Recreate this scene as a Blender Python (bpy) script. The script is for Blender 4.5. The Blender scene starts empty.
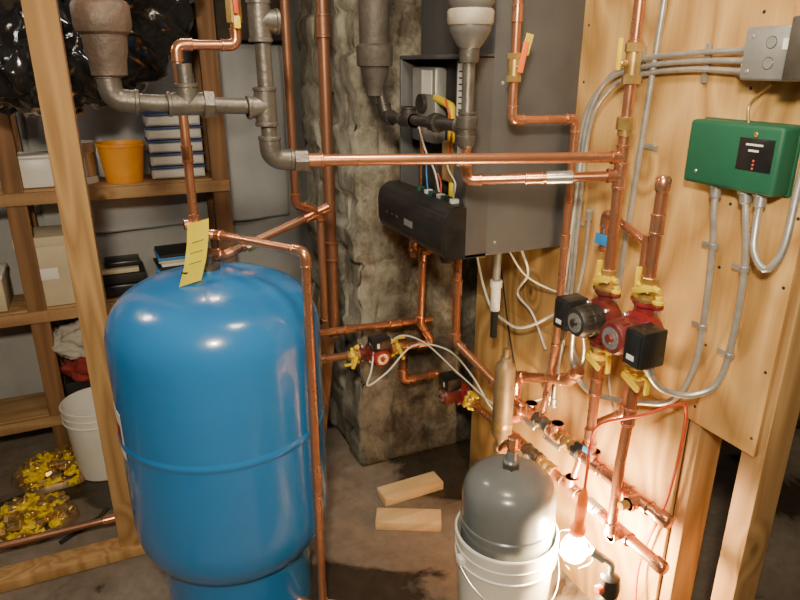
import bpy, bmesh, math, random
from mathutils import Vector, Matrix, Euler, noise
random.seed(4)
V=Vector
COL=bpy.context.scene.collection

# ------------------------------------------------------------------ materials
def nd(nt,t,**k):
    n=nt.nodes.new(t)
    for a,b in k.items():
        if a in n.inputs: n.inputs[a].default_value=b
        else: setattr(n,a,b)
    return n
def base(name):
    m=bpy.data.materials.new(name);m.use_nodes=True
    nt=m.node_tree;b=nt.nodes['Principled BSDF']
    return m,nt,b
def c4(c): return (c[0],c[1],c[2],1)
def M(name,c1,c2=None,rough=.5,metal=0,scale=8,bump=0,bscale=60,stretch=(1,1,1),coat=0,rvar=0,contrast=.25,emit=0,alpha=1):
    m,nt,b=base(name);L=nt.links
    b.inputs['Roughness'].default_value=rough
    b.inputs['Metallic'].default_value=metal
    b.inputs['Coat Weight'].default_value=coat
    b.inputs['Base Color'].default_value=c4(c1)
    if emit:
        b.inputs['Emission Color'].default_value=c4(c1);b.inputs['Emission Strength'].default_value=emit
    if alpha<1: b.inputs['Alpha'].default_value=alpha
    tc=nd(nt,'ShaderNodeTexCoord');mp=nd(nt,'ShaderNodeMapping');mp.inputs['Scale'].default_value=stretch
    L.new(tc.outputs['Object'],mp.inputs['Vector'])
    if c2 is not None:
        n=nd(nt,'ShaderNodeTexNoise',Scale=scale,Detail=6.0,Roughness=.6);L.new(mp.outputs[0],n.inputs['Vector'])
        r=nd(nt,'ShaderNodeValToRGB');r.color_ramp.elements[0].position=.5-contrast/2;r.color_ramp.elements[1].position=.5+contrast/2
        r.color_ramp.elements[0].color=c4(c1);r.color_ramp.elements[1].color=c4(c2)
        L.new(n.outputs['Fac'],r.inputs[0]);L.new(r.outputs[0],b.inputs['Base Color'])
        if rvar:
            mr=nd(nt,'ShaderNodeMapRange');mr.inputs['To Min'].default_value=rough-rvar;mr.inputs['To Max'].default_value=rough+rvar
            mr.inputs['From Min'].default_value=.3;mr.inputs['From Max'].default_value=.7
            L.new(n.outputs['Fac'],mr.inputs[0]);L.new(mr.outputs[0],b.inputs['Roughness'])
    if bump:
        n2=nd(nt,'ShaderNodeTexNoise',Scale=bscale,Detail=5.0);L.new(mp.outputs[0],n2.inputs['Vector'])
        bp=nd(nt,'ShaderNodeBump',Strength=bump,Distance=.01);L.new(n2.outputs['Fac'],bp.inputs['Height']);L.new(bp.outputs[0],b.inputs['Normal'])
    return m
def plywood(name,ca,cb,ck,stretch=(1,2.6,.45),rings=26,knots=2.6):
    m,nt,b=base(name);L=nt.links
    tc=nd(nt,'ShaderNodeTexCoord');mp=nd(nt,'ShaderNodeMapping');mp.inputs['Scale'].default_value=stretch
    L.new(tc.outputs['Object'],mp.inputs['Vector'])
    vo=nd(nt,'ShaderNodeTexVoronoi',Scale=knots);mp2=nd(nt,'ShaderNodeMapping');mp2.inputs['Scale'].default_value=(1,1,.75)
    L.new(tc.outputs['Object'],mp2.inputs['Vector']);L.new(mp2.outputs[0],vo.inputs['Vector'])
    kn=nd(nt,'ShaderNodeMapRange');kn.inputs['From Min'].default_value=.2;kn.inputs['From Max'].default_value=0;L.new(vo.outputs['Distance'],kn.inputs[0])
    n=nd(nt,'ShaderNodeTexNoise',Scale=1.6,Detail=2.0,Roughness=.45);L.new(mp.outputs[0],n.inputs['Vector'])
    ad=nd(nt,'ShaderNodeMath',operation='MULTIPLY_ADD');ad.inputs[1].default_value=.2;L.new(kn.outputs[0],ad.inputs[0]);L.new(n.outputs['Fac'],ad.inputs[2])
    mu=nd(nt,'ShaderNodeMath',operation='MULTIPLY');mu.inputs[1].default_value=rings;L.new(ad.outputs[0],mu.inputs[0])
    pp=nd(nt,'ShaderNodeMath',operation='PINGPONG');pp.inputs[1].default_value=1.0;L.new(mu.outputs[0],pp.inputs[0])
    mpf=nd(nt,'ShaderNodeMapping');mpf.inputs['Scale'].default_value=(40,60,2.2);L.new(tc.outputs['Object'],mpf.inputs['Vector'])
    nf=nd(nt,'ShaderNodeTexNoise',Scale=2.0,Detail=3.0);L.new(mpf.outputs[0],nf.inputs['Vector'])
    mx=nd(nt,'ShaderNodeMath',operation='MULTIPLY_ADD');mx.inputs[1].default_value=.4;L.new(nf.outputs['Fac'],mx.inputs[0])
    m2=nd(nt,'ShaderNodeMath',operation='MULTIPLY');m2.inputs[1].default_value=.6;L.new(pp.outputs[0],m2.inputs[0]);L.new(m2.outputs[0],mx.inputs[2])
    r=nd(nt,'ShaderNodeValToRGB');e=r.color_ramp.elements;e[0].position=.2;e[1].position=.8;e[0].color=c4(ca);e[1].color=c4(cb)
    L.new(mx.outputs[0],r.inputs[0])
    kr=nd(nt,'ShaderNodeMapRange');kr.inputs['From Min'].default_value=.065;kr.inputs['From Max'].default_value=.025;L.new(vo.outputs['Distance'],kr.inputs[0])
    mix=nd(nt,'ShaderNodeMix',data_type='RGBA');L.new(kr.outputs[0],mix.inputs[0]);L.new(r.outputs[0],mix.inputs[6]);mix.inputs[7].default_value=c4(ck)
    L.new(mix.outputs[2],b.inputs['Base Color']);b.inputs['Roughness'].default_value=.72;b.inputs['Specular IOR Level'].default_value=.3
    bp=nd(nt,'ShaderNodeBump',Strength=.12,Distance=.004);L.new(mx.outputs[0],bp.inputs['Height']);L.new(bp.outputs[0],b.inputs['Normal'])
    return m

copper=M('copper',(.76,.36,.205),(.50,.20,.105),rough=.3,metal=.82,scale=9,contrast=.5,rvar=.1)
copperD=M('copper_dull',(.34,.16,.09),(.20,.09,.052),rough=.42,metal=.6,scale=8,contrast=.5,rvar=.1)
copperF=M('copper_fitting',(.84,.42,.25),(.58,.25,.14),rough=.26,metal=.84,scale=20,contrast=.4)
steel=M('galvanized_steel',(.15,.135,.12),(.075,.064,.056),rough=.42,metal=.55,scale=18,contrast=.5,bump=.15,bscale=90)
iron=M('rusty_cast_iron',(.12,.075,.055),(.055,.043,.036),rough=.6,metal=.3,scale=14,contrast=.5,bump=.4,bscale=50)
ventg=M('grimy_vent',(.12,.10,.085),(.05,.043,.037),rough=.6,metal=.2,scale=12,contrast=.5,bump=.3)
blackiron=M('black_iron',(.035,.033,.033),(.07,.06,.055),rough=.45,metal=.5,scale=20)
alu=M('armored_aluminium',(.66,.65,.62),(.50,.49,.47),rough=.36,metal=.65,scale=30)
zinc=M('zinc_box',(.50,.50,.48),(.34,.34,.33),rough=.38,metal=.6,scale=25,contrast=.6)
foil=M('foil',(.7,.7,.68),rough=.25,metal=.8)
brass=M('brass',(.74,.50,.18),(.50,.32,.11),rough=.32,metal=.75,scale=25)
brassd=M('brass_dull',(.38,.27,.15),(.25,.17,.09),rough=.5,metal=.5,scale=15)
yellow=M('yellow_plastic',(.88,.66,.02),(.76,.53,.02),rough=.4,scale=20)
tagy=M('tag_yellow',(.95,.82,.05),rough=.5)
blue=M('blue_enamel',(.026,.200,.53),(.021,.17,.46),rough=.22,scale=4,contrast=.8,bump=.03,bscale=35,coat=.4)
blueL=M('blue_label',(.04,.25,.65),rough=.4)
gray=M('boiler_gray_paint',(.09,.09,.095),(.072,.072,.077),rough=.42,scale=5,bump=.05,bscale=250)
black=M('black_plastic',(.012,.012,.013),(.022,.022,.023),rough=.32,scale=20)
blackm=M('black_matte',(.015,.015,.016),rough=.7)
white=M('white_plastic',(.80,.79,.75),(.70,.68,.64),rough=.35,scale=5,contrast=.5)
whitep=M('white_label',(.80,.79,.74),rough=.6)
dirtyw=M('dirty_white_hub',(.42,.37,.30),(.20,.17,.14),rough=.5,scale=20,contrast=.5)
offw=M('pvc_gray',(.15,.145,.14),(.085,.08,.078),rough=.4,scale=12,contrast=.4)
tankg=M('gray_enamel',(.16,.175,.185),(.135,.15,.16),rough=.25,scale=6,coat=.3)
green=M('green_enamel',(.012,.115,.062),(.010,.10,.054),rough=.55,scale=6,bump=.04,bscale=200)
red=M('red_cast_paint',(.33,.028,.03),(.22,.018,.022),rough=.35,scale=20,bump=.12,bscale=80)
redd=M('dark_red_paint',(.20,.032,.028),(.12,.02,.018),rough=.4,scale=20,bump=.12,bscale=80)
orange=M('orange_plastic',(.90,.20,.02),(.75,.14,.01),rough=.4,scale=10)
obucket=M('orange_bucket',(.85,.36,.03),(.75,.28,.02),rough=.45,scale=6)
wire=M('white_cable',(.70,.68,.62),rough=.45)
redcord=M('red_cord',(.65,.08,.03),rough=.45)
stud=plywood('pine_lumber',(.50,.30,.125),(.33,.18,.068),(.12,.055,.025),stretch=(5,5,.35),rings=16)
studd=plywood('old_lumber',(.27,.145,.07),(.165,.083,.04),(.08,.04,.02),stretch=(5,5,.35),rings=16)
ply=plywood('plywood_sheathing',(.66,.41,.155),(.40,.215,.068),(.10,.042,.015),stretch=(1,1.5,.55),rings=30,knots=2.9)
board=plywood('pine_offcut',(.75,.54,.29),(.62,.42,.20),(.35,.2,.1),stretch=(.8,4,4),rings=14)
shelfw=plywood('shelf_board',(.46,.29,.14),(.32,.175,.085),(.15,.07,.03),stretch=(.5,4,4),rings=12)
beamm=M('dark_beam',(.07,.05,.035),(.03,.023,.017),rough=.85,scale=6)
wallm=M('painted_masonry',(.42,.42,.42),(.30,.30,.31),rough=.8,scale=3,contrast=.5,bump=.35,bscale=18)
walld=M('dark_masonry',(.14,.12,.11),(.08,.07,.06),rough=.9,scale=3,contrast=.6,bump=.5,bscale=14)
ceilm=M('ceiling_boards',(.24,.175,.12),(.14,.10,.07),rough=.9,scale=4)
sheetm=M('plastic_sheeting',(.50,.51,.53),(.34,.35,.37),rough=.28,scale=3,contrast=.5,bump=.3,bscale=9)
bagm=M('black_plastic_film',(.010,.010,.012),(.018,.018,.02),rough=.2,scale=6,bump=.9,bscale=14,coat=.5)
card=M('beige_card',(.62,.55,.40),(.52,.45,.32),rough=.7,scale=6)
clothr=M('red_cloth',(.30,.04,.035),(.2,.02,.02),rough=.9,scale=10)
clothg=M('pale_cloth',(.50,.46,.42),(.36,.33,.30),rough=.9,scale=10)
binb=M('bin_blue',(.06,.11,.30),(.04,.08,.24),rough=.4,scale=8)

def floor_mat():
    m,nt,b=base('damp_concrete');L=nt.links
    tc=nd(nt,'ShaderNodeTexCoord')
    n1=nd(nt,'ShaderNodeTexNoise',Scale=1.7,Detail=7.0,Roughness=.55,Distortion=.5);L.new(tc.outputs['Object'],n1.inputs['Vector'])
    n2=nd(nt,'ShaderNodeTexNoise',Scale=18.0,Detail=8.0,Roughness=.7);L.new(tc.outputs['Object'],n2.inputs['Vector'])
    acc=None
    for (cx,cy,rad) in ((.66,1.62,.30),(1.18,2.2,.26),(-.1,2.62,.22),(.9,.75,.3)):
        vd=nd(nt,'ShaderNodeVectorMath',operation='DISTANCE');L.new(tc.outputs['Object'],vd.inputs[0]);vd.inputs[1].default_value=(cx,cy,0)
        mr=nd(nt,'ShaderNodeMapRange');mr.inputs['From Min'].default_value=0;mr.inputs['From Max'].default_value=rad*1.6;mr.inputs['To Min'].default_value=.22;mr.inputs['To Max'].default_value=0
        L.new(vd.outputs['Value'],mr.inputs[0])
        if acc is None: acc=mr.outputs[0]
        else:
            a_=nd(nt,'ShaderNodeMath',operation='MAXIMUM');L.new(acc,a_.inputs[0]);L.new(mr.outputs[0],a_.inputs[1]);acc=a_.outputs[0]
    sb=nd(nt,'ShaderNodeMath',operation='SUBTRACT');L.new(n1.outputs['Fac'],sb.inputs[0]);L.new(acc,sb.inputs[1])
    r1=nd(nt,'ShaderNodeValToRGB');e=r1.color_ramp.elements;e[0].position=.39;e[1].position=.42;e[0].color=(.045,.035,.028,1);e[1].color=(.165,.132,.105,1)
    x=e.new(.62);x.color=(.235,.195,.16,1)
    L.new(sb.outputs[0],r1.inputs[0])
    r2=nd(nt,'ShaderNodeValToRGB');e=r2.color_ramp.elements;e[0].position=.3;e[1].position=.7;e[0].color=(.68,.66,.64,1);e[1].color=(1.12,1.1,1.08,1)
    L.new(n2.outputs['Fac'],r2.inputs[0])
    mx=nd(nt,'ShaderNodeMix',data_type='RGBA',blend_type='MULTIPLY');mx.inputs[0].default_value=1;L.new(r1.outputs[0],mx.inputs[6]);L.new(r2.outputs[0],mx.inputs[7])
    L.new(mx.outputs[2],b.inputs['Base Color'])
    mr=nd(nt,'ShaderNodeMapRange');mr.inputs['From Min'].default_value=.38;mr.inputs['From Max'].default_value=.44;mr.inputs['To Min'].default_value=.22;mr.inputs['To Max'].default_value=.75
    L.new(sb.outputs[0],mr.inputs[0]);L.new(mr.outputs[0],b.inputs['Roughness'])
    bp=nd(nt,'ShaderNodeBump',Strength=.2,Distance=.01);L.new(n2.outputs['Fac'],bp.inputs['Height']);L.new(bp.outputs[0],b.inputs['Normal'])
    return m
floorm=floor_mat()
def stone_mat():
    m,nt,b=base('whitewashed_stone');L=nt.links
    tc=nd(nt,'ShaderNodeTexCoord');mp=nd(nt,'ShaderNodeMapping');mp.inputs['Scale'].default_value=(1.6,1.6,1.2);L.new(tc.outputs['Object'],mp.inputs['Vector'])
    n1=nd(nt,'ShaderNodeTexNoise',Scale=5.0,Detail=10.0,Roughness=.72,Distortion=.15);L.new(mp.outputs[0],n1.inputs['Vector'])
    r=nd(nt,'ShaderNodeValToRGB');e=r.color_ramp.elements;e[0].position=.36;e[0].color=(.085,.066,.048,1);e[1].position=.64;e[1].color=(.44,.42,.35,1)
    x=e.new(.46);x.color=(.19,.165,.125,1);x=e.new(.54);x.color=(.31,.29,.235,1)
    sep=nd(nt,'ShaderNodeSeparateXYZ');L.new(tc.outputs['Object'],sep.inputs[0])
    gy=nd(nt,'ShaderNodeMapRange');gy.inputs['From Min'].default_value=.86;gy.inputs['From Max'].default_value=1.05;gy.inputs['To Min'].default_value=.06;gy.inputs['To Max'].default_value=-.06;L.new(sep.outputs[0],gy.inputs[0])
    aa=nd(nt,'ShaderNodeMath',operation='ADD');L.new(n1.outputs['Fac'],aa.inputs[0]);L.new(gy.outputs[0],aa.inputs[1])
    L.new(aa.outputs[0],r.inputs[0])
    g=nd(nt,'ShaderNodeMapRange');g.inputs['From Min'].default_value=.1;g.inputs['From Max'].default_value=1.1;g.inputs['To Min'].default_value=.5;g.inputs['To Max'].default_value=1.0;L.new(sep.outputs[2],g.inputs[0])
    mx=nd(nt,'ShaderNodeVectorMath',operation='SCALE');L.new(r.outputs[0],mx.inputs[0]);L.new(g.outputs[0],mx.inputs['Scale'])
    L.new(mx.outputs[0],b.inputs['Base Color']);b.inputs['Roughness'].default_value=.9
    n3=nd(nt,'ShaderNodeTexNoise',Scale=30.0,Detail=6.0,Roughness=.7);L.new(tc.outputs['Object'],n3.inputs['Vector'])
    bp=nd(nt,'ShaderNodeBump',Strength=.6,Distance=.012);L.new(n3.outputs['Fac'],bp.inputs['Height']);L.new(bp.outputs[0],b.inputs['Normal'])
    return m
stonem=stone_mat()

# ------------------------------------------------------------------ geometry helper
class B:
    def __init__(s,name): s.name=name;s.bm=bmesh.new();s.mats=[]
    def mi(s,m):
        if m not in s.mats:s.mats.append(m)
        return s.mats.index(m)
    def take(s,faces,m):
        i=s.mi(m)
        for f in faces:f.material_index=i;f.smooth=True
    def box(s,c,size,m,rot=(0,0,0),bev=.003,seg=2,M4=None):
        t=bmesh.new();bmesh.ops.create_cube(t,size=1)
        bmesh.ops.scale(t,vec=V(size),verts=t.verts)
        if bev>0: bmesh.ops.bevel(t,geom=t.edges[:],offset=min(bev,min(size)*.45),segments=seg,profile=.5,affect='EDGES')
        mt=M4 if M4 is not None else Matrix.Translation(V(c))@Euler(rot).to_matrix().to_4x4()
        t.transform(mt);s.merge(t,m)
    def merge(s,t,m):
        i=s.mi(m);mp={}
        for v in t.verts: mp[v]=s.bm.verts.new(v.co)
        for f in t.faces:
            try:
                nf=s.bm.faces.new([mp[v] for v in f.verts]);nf.material_index=i;nf.smooth=True
            except ValueError: pass
        t.free()
    def lathe(s,prof,o,axis,m,seg=32,ang=(0,2*math.pi),cap=True):
        o=V(o);ax=V(axis).normalized();h=V((0,0,1)) if abs(ax.z)<.9 else V((1,0,0))
        if abs(ax.z)>.9: e1=V((1,0,0));e2=ax.cross(e1).normalized()
        else: e1=ax.cross(h).normalized();e2=ax.cross(e1).normalized()
        full=abs(ang[1]-ang[0]-2*math.pi)<1e-4
        n=seg if full else seg+1;rings=[]
        for r,z in prof:
            rings.append([s.bm.verts.new(o+ax*z+(e1*math.cos(ang[0]+(ang[1]-ang[0])*k/seg)+e2*math.sin(ang[0]+(ang[1]-ang[0])*k/seg))*max(r,1e-5)) for k in range(n)])
        F=[]
        for a,b in zip(rings,rings[1:]):
            for k in range(n if full else n-1):
                k2=(k+1)%n;F.append(s.bm.faces.new((a[k],a[k2],b[k2],b[k])))
        if cap and full:
            if prof[0][0]>1e-4:F.append(s.bm.faces.new(rings[0][::-1]))
            if prof[-1][0]>1e-4:F.append(s.bm.faces.new(rings[-1]))
        s.take(F,m)
    def cyl(s,p0,p1,r,m,r2=None,seg=24,bev=.0015):
        p0=V(p0);p1=V(p1);d=p1-p0;l=d.length;r2=r if r2 is None else r2;b=min(bev,l*.3,r*.4)
        s.lathe([(r-b,0),(r,b),(r2,l-b),(r2-b,l)],p0,d,m,seg)
    def hexa(s,p0,p1,r,m,n=6):
        s.cyl(p0,p1,r,m,seg=n,bev=.001)
    def sph(s,c,r,m,sc=(1,1,1),seg=20):
        t=bmesh.new();bmesh.ops.create_uvsphere(t,u_segments=seg,v_segments=seg//2+2,radius=r)
        bmesh.ops.scale(t,vec=V(sc),verts=t.verts);bmesh.ops.translate(t,vec=V(c),verts=t.verts);s.merge(t,m)
    def sweep(s,path,r,m,seg=16,rf=None,cap=True,closed=False):
        P=[V(p) for p in path];n=len(P);T=[]
        for i in range(n):
            a=P[max(i-1,0)];b=P[min(i+1,n-1)];T.append((b-a).normalized())
        h=V((0,0,1)) if abs(T[0].z)<.9 else V((1,0,0))
        N=T[0].cross(h).normalized();rings=[]
        for i in range(n):
            N=(N-T[i]*N.dot(T[i]));N.normalize();Bn=T[i].cross(N)
            rr=rf(i) if rf else r
            rings.append([s.bm.verts.new(P[i]+(N*math.cos(2*math.pi*k/seg)+Bn*math.sin(2*math.pi*k/seg))*rr) for k in range(seg)])
        F=[]
        for a,b in zip(rings,rings[1:]):
            for k in range(seg):
                k2=(k+1)%seg;F.append(s.bm.faces.new((a[k],a[k2],b[k2],b[k])))
        if cap:F.append(s.bm.faces.new(rings[0][::-1]));F.append(s.bm.faces.new(rings[-1]))
        s.take(F,m)
    def pipe(s,pts,r,m,mf=None,fr=None,fit=True,cl=None,k=1.2,coup=None,seg=18):
        """rigid pipe with filleted elbows and socket fittings at each corner"""
        P=[V(p) for p in pts];fr=fr or r*1.7;cl=cl or r*1.5;mf=mf or m
        path=[P[0]];elb=[]
        for i in range(1,len(P)-1):
            a=(P[i-1]-P[i]).normalized();b=(P[i+1]-P[i]).normalized()
            ang=a.angle(b)
            if ang>3.05: path.append(P[i]);continue
            d=min(fr/math.tan(ang/2),(P[i-1]-P[i]).length*.45,(P[i+1]-P[i]).length*.45)
            A=P[i]+a*d;C=P[i]+b*d;arc=[]
            for q in range(9):
                t=q/8;arc.append(A*(1-t)**2+P[i]*2*t*(1-t)+C*t*t)
            path+=arc
            if fit: elb.append([A+a*cl]+arc+[C+b*cl])
        path.append(P[-1])
        s.sweep(path,r,m,seg)
        for e in elb:
            s.sweep(e,r*k,mf,seg)
            for (q0,q1) in ((e[0],e[1]),(e[-1],e[-2])):
                d=(q1-q0).normalized();s.cyl(q0-d*.001,q0+d*r*.45,r*(k+.1),mf)
        for t in (coup or []):
            i,fq=t;p=P[i].lerp(P[i+1],fq);d=(P[i+1]-P[i]).normalized();s.cyl(p-d*r*1.6,p+d*r*1.6,r*k,mf);s.cyl(p-d*r*1.8,p-d*r*1.3,r*(k+.1),mf);s.cyl(p+d*r*1.3,p+d*r*1.8,r*(k+.1),mf)
    def tee(s,p,run,br,r,m,k=1.2,l=None):
        p=V(p);run=V(run).normalized();br=V(br).normalized();l=l or r*2.4
        s.cyl(p-run*l,p+run*l,r*k,m);s.cyl(p,p+br*l,r*k,m)
        for q,d in ((p-run*l,run),(p+run*l,-run),(p+br*l,-br)): s.cyl(q,q+d*r*.5,r*(k+.12),m)
    def smooth(s,pts,n=12):
        P=[V(p) for p in pts];P=[P[0]*2-P[1]]+P+[P[-1]*2-P[-2]];out=[]
        for i in range(1,len(P)-2):
            for q in range(n):
                t=q/n;out.append(.5*((2*P[i])+(P[i+1]-P[i-1])*t+(2*P[i-1]-5*P[i]+4*P[i+1]-P[i+2])*t*t+(3*P[i]-P[i-1]-3*P[i+1]+P[i+2])*t**3))
        out.append(P[-2]);return out
    def cable(s,pts,r,m,ribs=False,seg=10):
        P=s.smooth(pts)
        if ribs:
            L=[0]
            for a,b in zip(P,P[1:]):L.append(L[-1]+(b-a).length)
            n=int(L[-1]/.0045);Q=[];j=0
            for i in range(n+1):
                d=L[-1]*i/n
                while j<len(L)-2 and L[j+1]<d:j+=1
                Q.append(P[j].lerp(P[j+1],(d-L[j])/max(L[j+1]-L[j],1e-6)))
            s.sweep(Q,r,m,seg,rf=lambda i:r*(1.0 if i%2 else .84))
        else: s.sweep(P,r,m,seg)
    def done(s,ang=40):
        me=bpy.data.meshes.new(s.name)
        bmesh.ops.recalc_face_normals(s.bm,faces=s.bm.faces[:])
        s.bm.to_mesh(me);s.bm.free()
        for m in s.mats:me.materials.append(m)
        me.set_sharp_from_angle(angle=math.radians(ang))
        o=bpy.data.objects.new(s.name,me);COL.objects.link(o);return o

X=V((1,0,0));Y=V((0,1,0));Z=V((0,0,1));CE=2.42

def simple(name,lo,hi,m,bev=0):
    b=B(name);lo=V(lo);hi=V(hi);b.box((lo+hi)/2,hi-lo,m,bev=bev);return b.done()

# ------------------------------------------------------------------ room shell
simple('floor',(-3,-2,-.1),(3.6,3.7,0),floorm)
simple('ceiling',(-3,-2,CE),(3.6,3.7,CE+.1),ceilm)
simple('wall_back',(-3,3.34,0),(3.6,3.5,CE),wallm)
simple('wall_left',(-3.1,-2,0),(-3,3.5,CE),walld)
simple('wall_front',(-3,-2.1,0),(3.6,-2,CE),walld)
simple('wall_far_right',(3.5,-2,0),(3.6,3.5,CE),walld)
b=B('trim_1')
b.box((-1.08,3.25,2.1),(3.84,.17,.6),beamm,bev=.004)
for x in (-1.6,-1.2,-.8,-.4,0,.4,.8): b.box((x,2.9,2.30),(.04,.9,.22),studd)
b.done()

# plywood covered partition
b=B('wall_right')
b.box((1.286,1.485,1.63),(.012,1.27,1.585),ply,bev=.001)
b.box((1.2865,1.585,.419),(.012,1.07,.835),ply,bev=.001)
for y in (1.985,1.58,1.03): b.box((1.337,y,1.21),(.089,.038,2.42),stud)
b.box((1.337,.862,1.21),(.089,.06,2.42),stud)
b.box((1.337,1.5,.019),(.088,1.2,.038),stud)
for y in (.865,1.03,1.58):
    for z in (.88,1.05,1.25,1.4,1.65,1.8): b.cyl((1.2795,y,z),(1.2805,y,z),.004,blackm,seg=10,bev=.0002)
b.done()

# stone chimney: rough courses of block with recessed joints
bm=bmesh.new();bmesh.ops.create_cube(bm,size=1)
bmesh.ops.scale(bm,vec=V((.95,.7,CE)),verts=bm.verts)
bmesh.ops.subdivide_edges(bm,edges=bm.edges[:],cuts=110,use_grid_fill=True)
bmesh.ops.translate(bm,vec=V((.86+.475,2.335+.35,CE/2)),verts=bm.verts)
bm.normal_update()
for v in bm.verts:
    q=v.co*1.0;nx,ny=v.normal.x,v.normal.y
    s_=q.x if abs(ny)>abs(nx) else q.y+3.3
    zz=q.z+.035*noise.noise(V((q.x*3,q.y*3,q.z*3)));ss=s_+.05*noise.noise(V((q.x*4+9,q.y*4,q.z*4)))
    row=math.floor(zz/.135);w=.24+.06*math.sin(row*2.3)
    cc=(ss+row*.113)/w;col=math.floor(cc)
    fz=abs(zz/.135-row-.5)*2;fx=abs(cc-col-.5)*2
    jo=max(0,(fz-.80)/.2)+max(0,(fx-.88)/.12)
    rnd=noise.cell(V((row*1.7+.5,col*2.3+.5,abs(nx)>abs(ny))))
    d=(rnd)*.016-min(jo,1)*.017+noise.noise(V((q.x*9,q.y*9,q.z*9)))*.014+noise.noise(V((q.x*3,q.y*3,q.z*3)))*.02
    if 0<q.z<CE: v.co+=V((nx,ny,0))*d
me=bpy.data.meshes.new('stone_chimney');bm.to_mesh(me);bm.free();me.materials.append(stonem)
for p in me.polygons:p.use_smooth=True
o=bpy.data.objects.new('stone_chimney',me);COL.objects.link(o)

# ------------------------------------------------------------------ framing at left
b=B('stud_framing')
b.box((-.11,2.19,1.23),(.085,.038,2.38),stud)
b.box((-.085,2.228,1.23),(.04,.036,2.38),studd)
b.box((-.85,2.19,.02),(1.62,.092,.038),stud)
b.box((-.85,2.19,CE-.02),(1.62,.089,.038),stud)
b.done()

# shelving unit
b=B('storage_shelf')
for x in (-.36,.455,-1.2):
    b.box((x,3.02,1.0),(.075,.038,2.0),studd);b.box((x,3.24,1.0),(.075,.038,2.0),studd)
for z,x1 in ((1.205,.49),(.70,.49),(.20,.49)):
    b.box(((x1-1.25)/2,3.13,z),(x1+1.25,.25,.024),shelfw)
    b.box(((x1-1.25)/2,2.995,z-.02),(x1+1.25,.02,.05),shelfw)
b.done()

def sheet(name,x0,x1,z0,z1,y,m,amp=.03,nx=70,nz=70,fold=14):
    bm=bmesh.new();g=[]
    for j in range(nz+1):
        row=[]
        for i in range(nx+1):
            x=x0+(x1-x0)*i/nx;z=z0+(z1-z0)*j/nz
            yy=y-amp*(.5+.5*math.sin(fold*x+3*noise.noise(V((x*2,z*1.5,0)))))-amp*noise.noise(V((x*6,z*3,2)))
            row.append(bm.verts.new((x,yy,z)))
        g.append(row)
    for j in range(nz):
        for i in range(nx):
            f=bm.faces.new((g[j][i],g[j][i+1],g[j+1][i+1],g[j+1][i]));f.smooth=True
    me=bpy.data.meshes.new(name);bm.to_mesh(me);bm.free();me.materials.append(m)
    o=bpy.data.objects.new(name,me);COL.objects.link(o)
    so=o.modifiers.new('t','SOLIDIFY');so.thickness=.002
    return o
sheet('plastic_sheeting',-.3,.84,.95,1.79,3.315,sheetm,amp=.025)

# black plastic wrapped duct
b=B('wrapped_flexible_duct')
P=b.smooth([(-1.6,2.62,1.80),(-.9,2.6,1.80),(-.45,2.58,1.72),(-.12,2.55,1.70),(.10,2.58,1.80),(.2,2.7,2.05),(.22,2.8,2.4)],n=24)
b.sweep(P,.16,bagm,seg=72,rf=lambda i:.172+.010*math.sin(i*.9))
for v in b.bm.verts:
    q=v.co*7
    v.co+=V((noise.noise(q),noise.noise(q+V((9,1,2))),noise.noise(q+V((3,7,5)))))*.045
    q=v.co*15
    rg=lambda a:(1-abs(noise.noise(a))*2)
    v.co+=V((rg(q),rg(q+V((9,1,2))),rg(q+V((3,7,5)))))*.022
b.done(60)

# ------------------------------------------------------------------ shelf contents
b=B('plastic_drawer_stack')
for i in range(5):
    z=1.219+i*.056
    b.box((.285,3.13,z+.026),(.225,.17,.046),white,bev=.006)
    b.box((.285,3.04,z+.026),(.21,.01,.032),whitep,bev=.003)
    b.box((.285,3.13,z+.051),(.235,.19,.009),binb,bev=.003)
b.done()
b=B('orange_pail')
b.lathe([(0,0),(.075,0),(.094,.15),(.100,.152),(.100,.165),(.092,.165),(.073,.006),(0,.006)],(.062,3.09,1.2175),Z,obucket,40)
b.done()
b=B('paint_can')
b.lathe([(0,0),(.062,0),(.064,.004),(.062,.008),(.062,.16),(.065,.165),(.065,.172),(.055,.172),(.052,.165),(0,.165)],(-.105,3.12,1.2175),Z,white,36)
b.lathe([(.0632,.03),(.0632,.13)],(-.105,3.12,1.2175),Z,foil,36,cap=False)
b.done()
b=B('white_container')
b.box((-.29,3.10,1.28),(.17,.15,.12),white,bev=.012);b.box((-.29,3.10,1.345),(.18,.16,.014),white,bev=.005);b.done()
b=B('file_box')
b.box((-.29,3.12,.86),(.215,.22,.29),card,bev=.004);b.box((-.29,3.12,1.0),(.225,.23,.04),card,bev=.004)
b.box((-.29,3.007,.86),(.07,.004,.05),whitep,bev=.001);b.done()
b=B('black_case_stack')
b.box((-.02,3.12,.742),(.22,.20,.055),black,bev=.008);b.box((-.01,3.12,.795),(.20,.19,.045),blackm,bev=.006)
b.box((-.02,3.11,.83),(.17,.16,.02),card,bev=.003);b.box((.0,3.11,.855),(.15,.12,.025),black,bev=.006);b.done()
b=B('document_pile')
for i in range(12): b.box((.26+random.uniform(-.01,.01),3.12,.7175+.006+i*.014),(.22,.19,.012),[whitep,card,blueL,blackm][i%4],rot=(0,0,random.uniform(-.1,.1)),bev=.001)
b.done()
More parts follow.
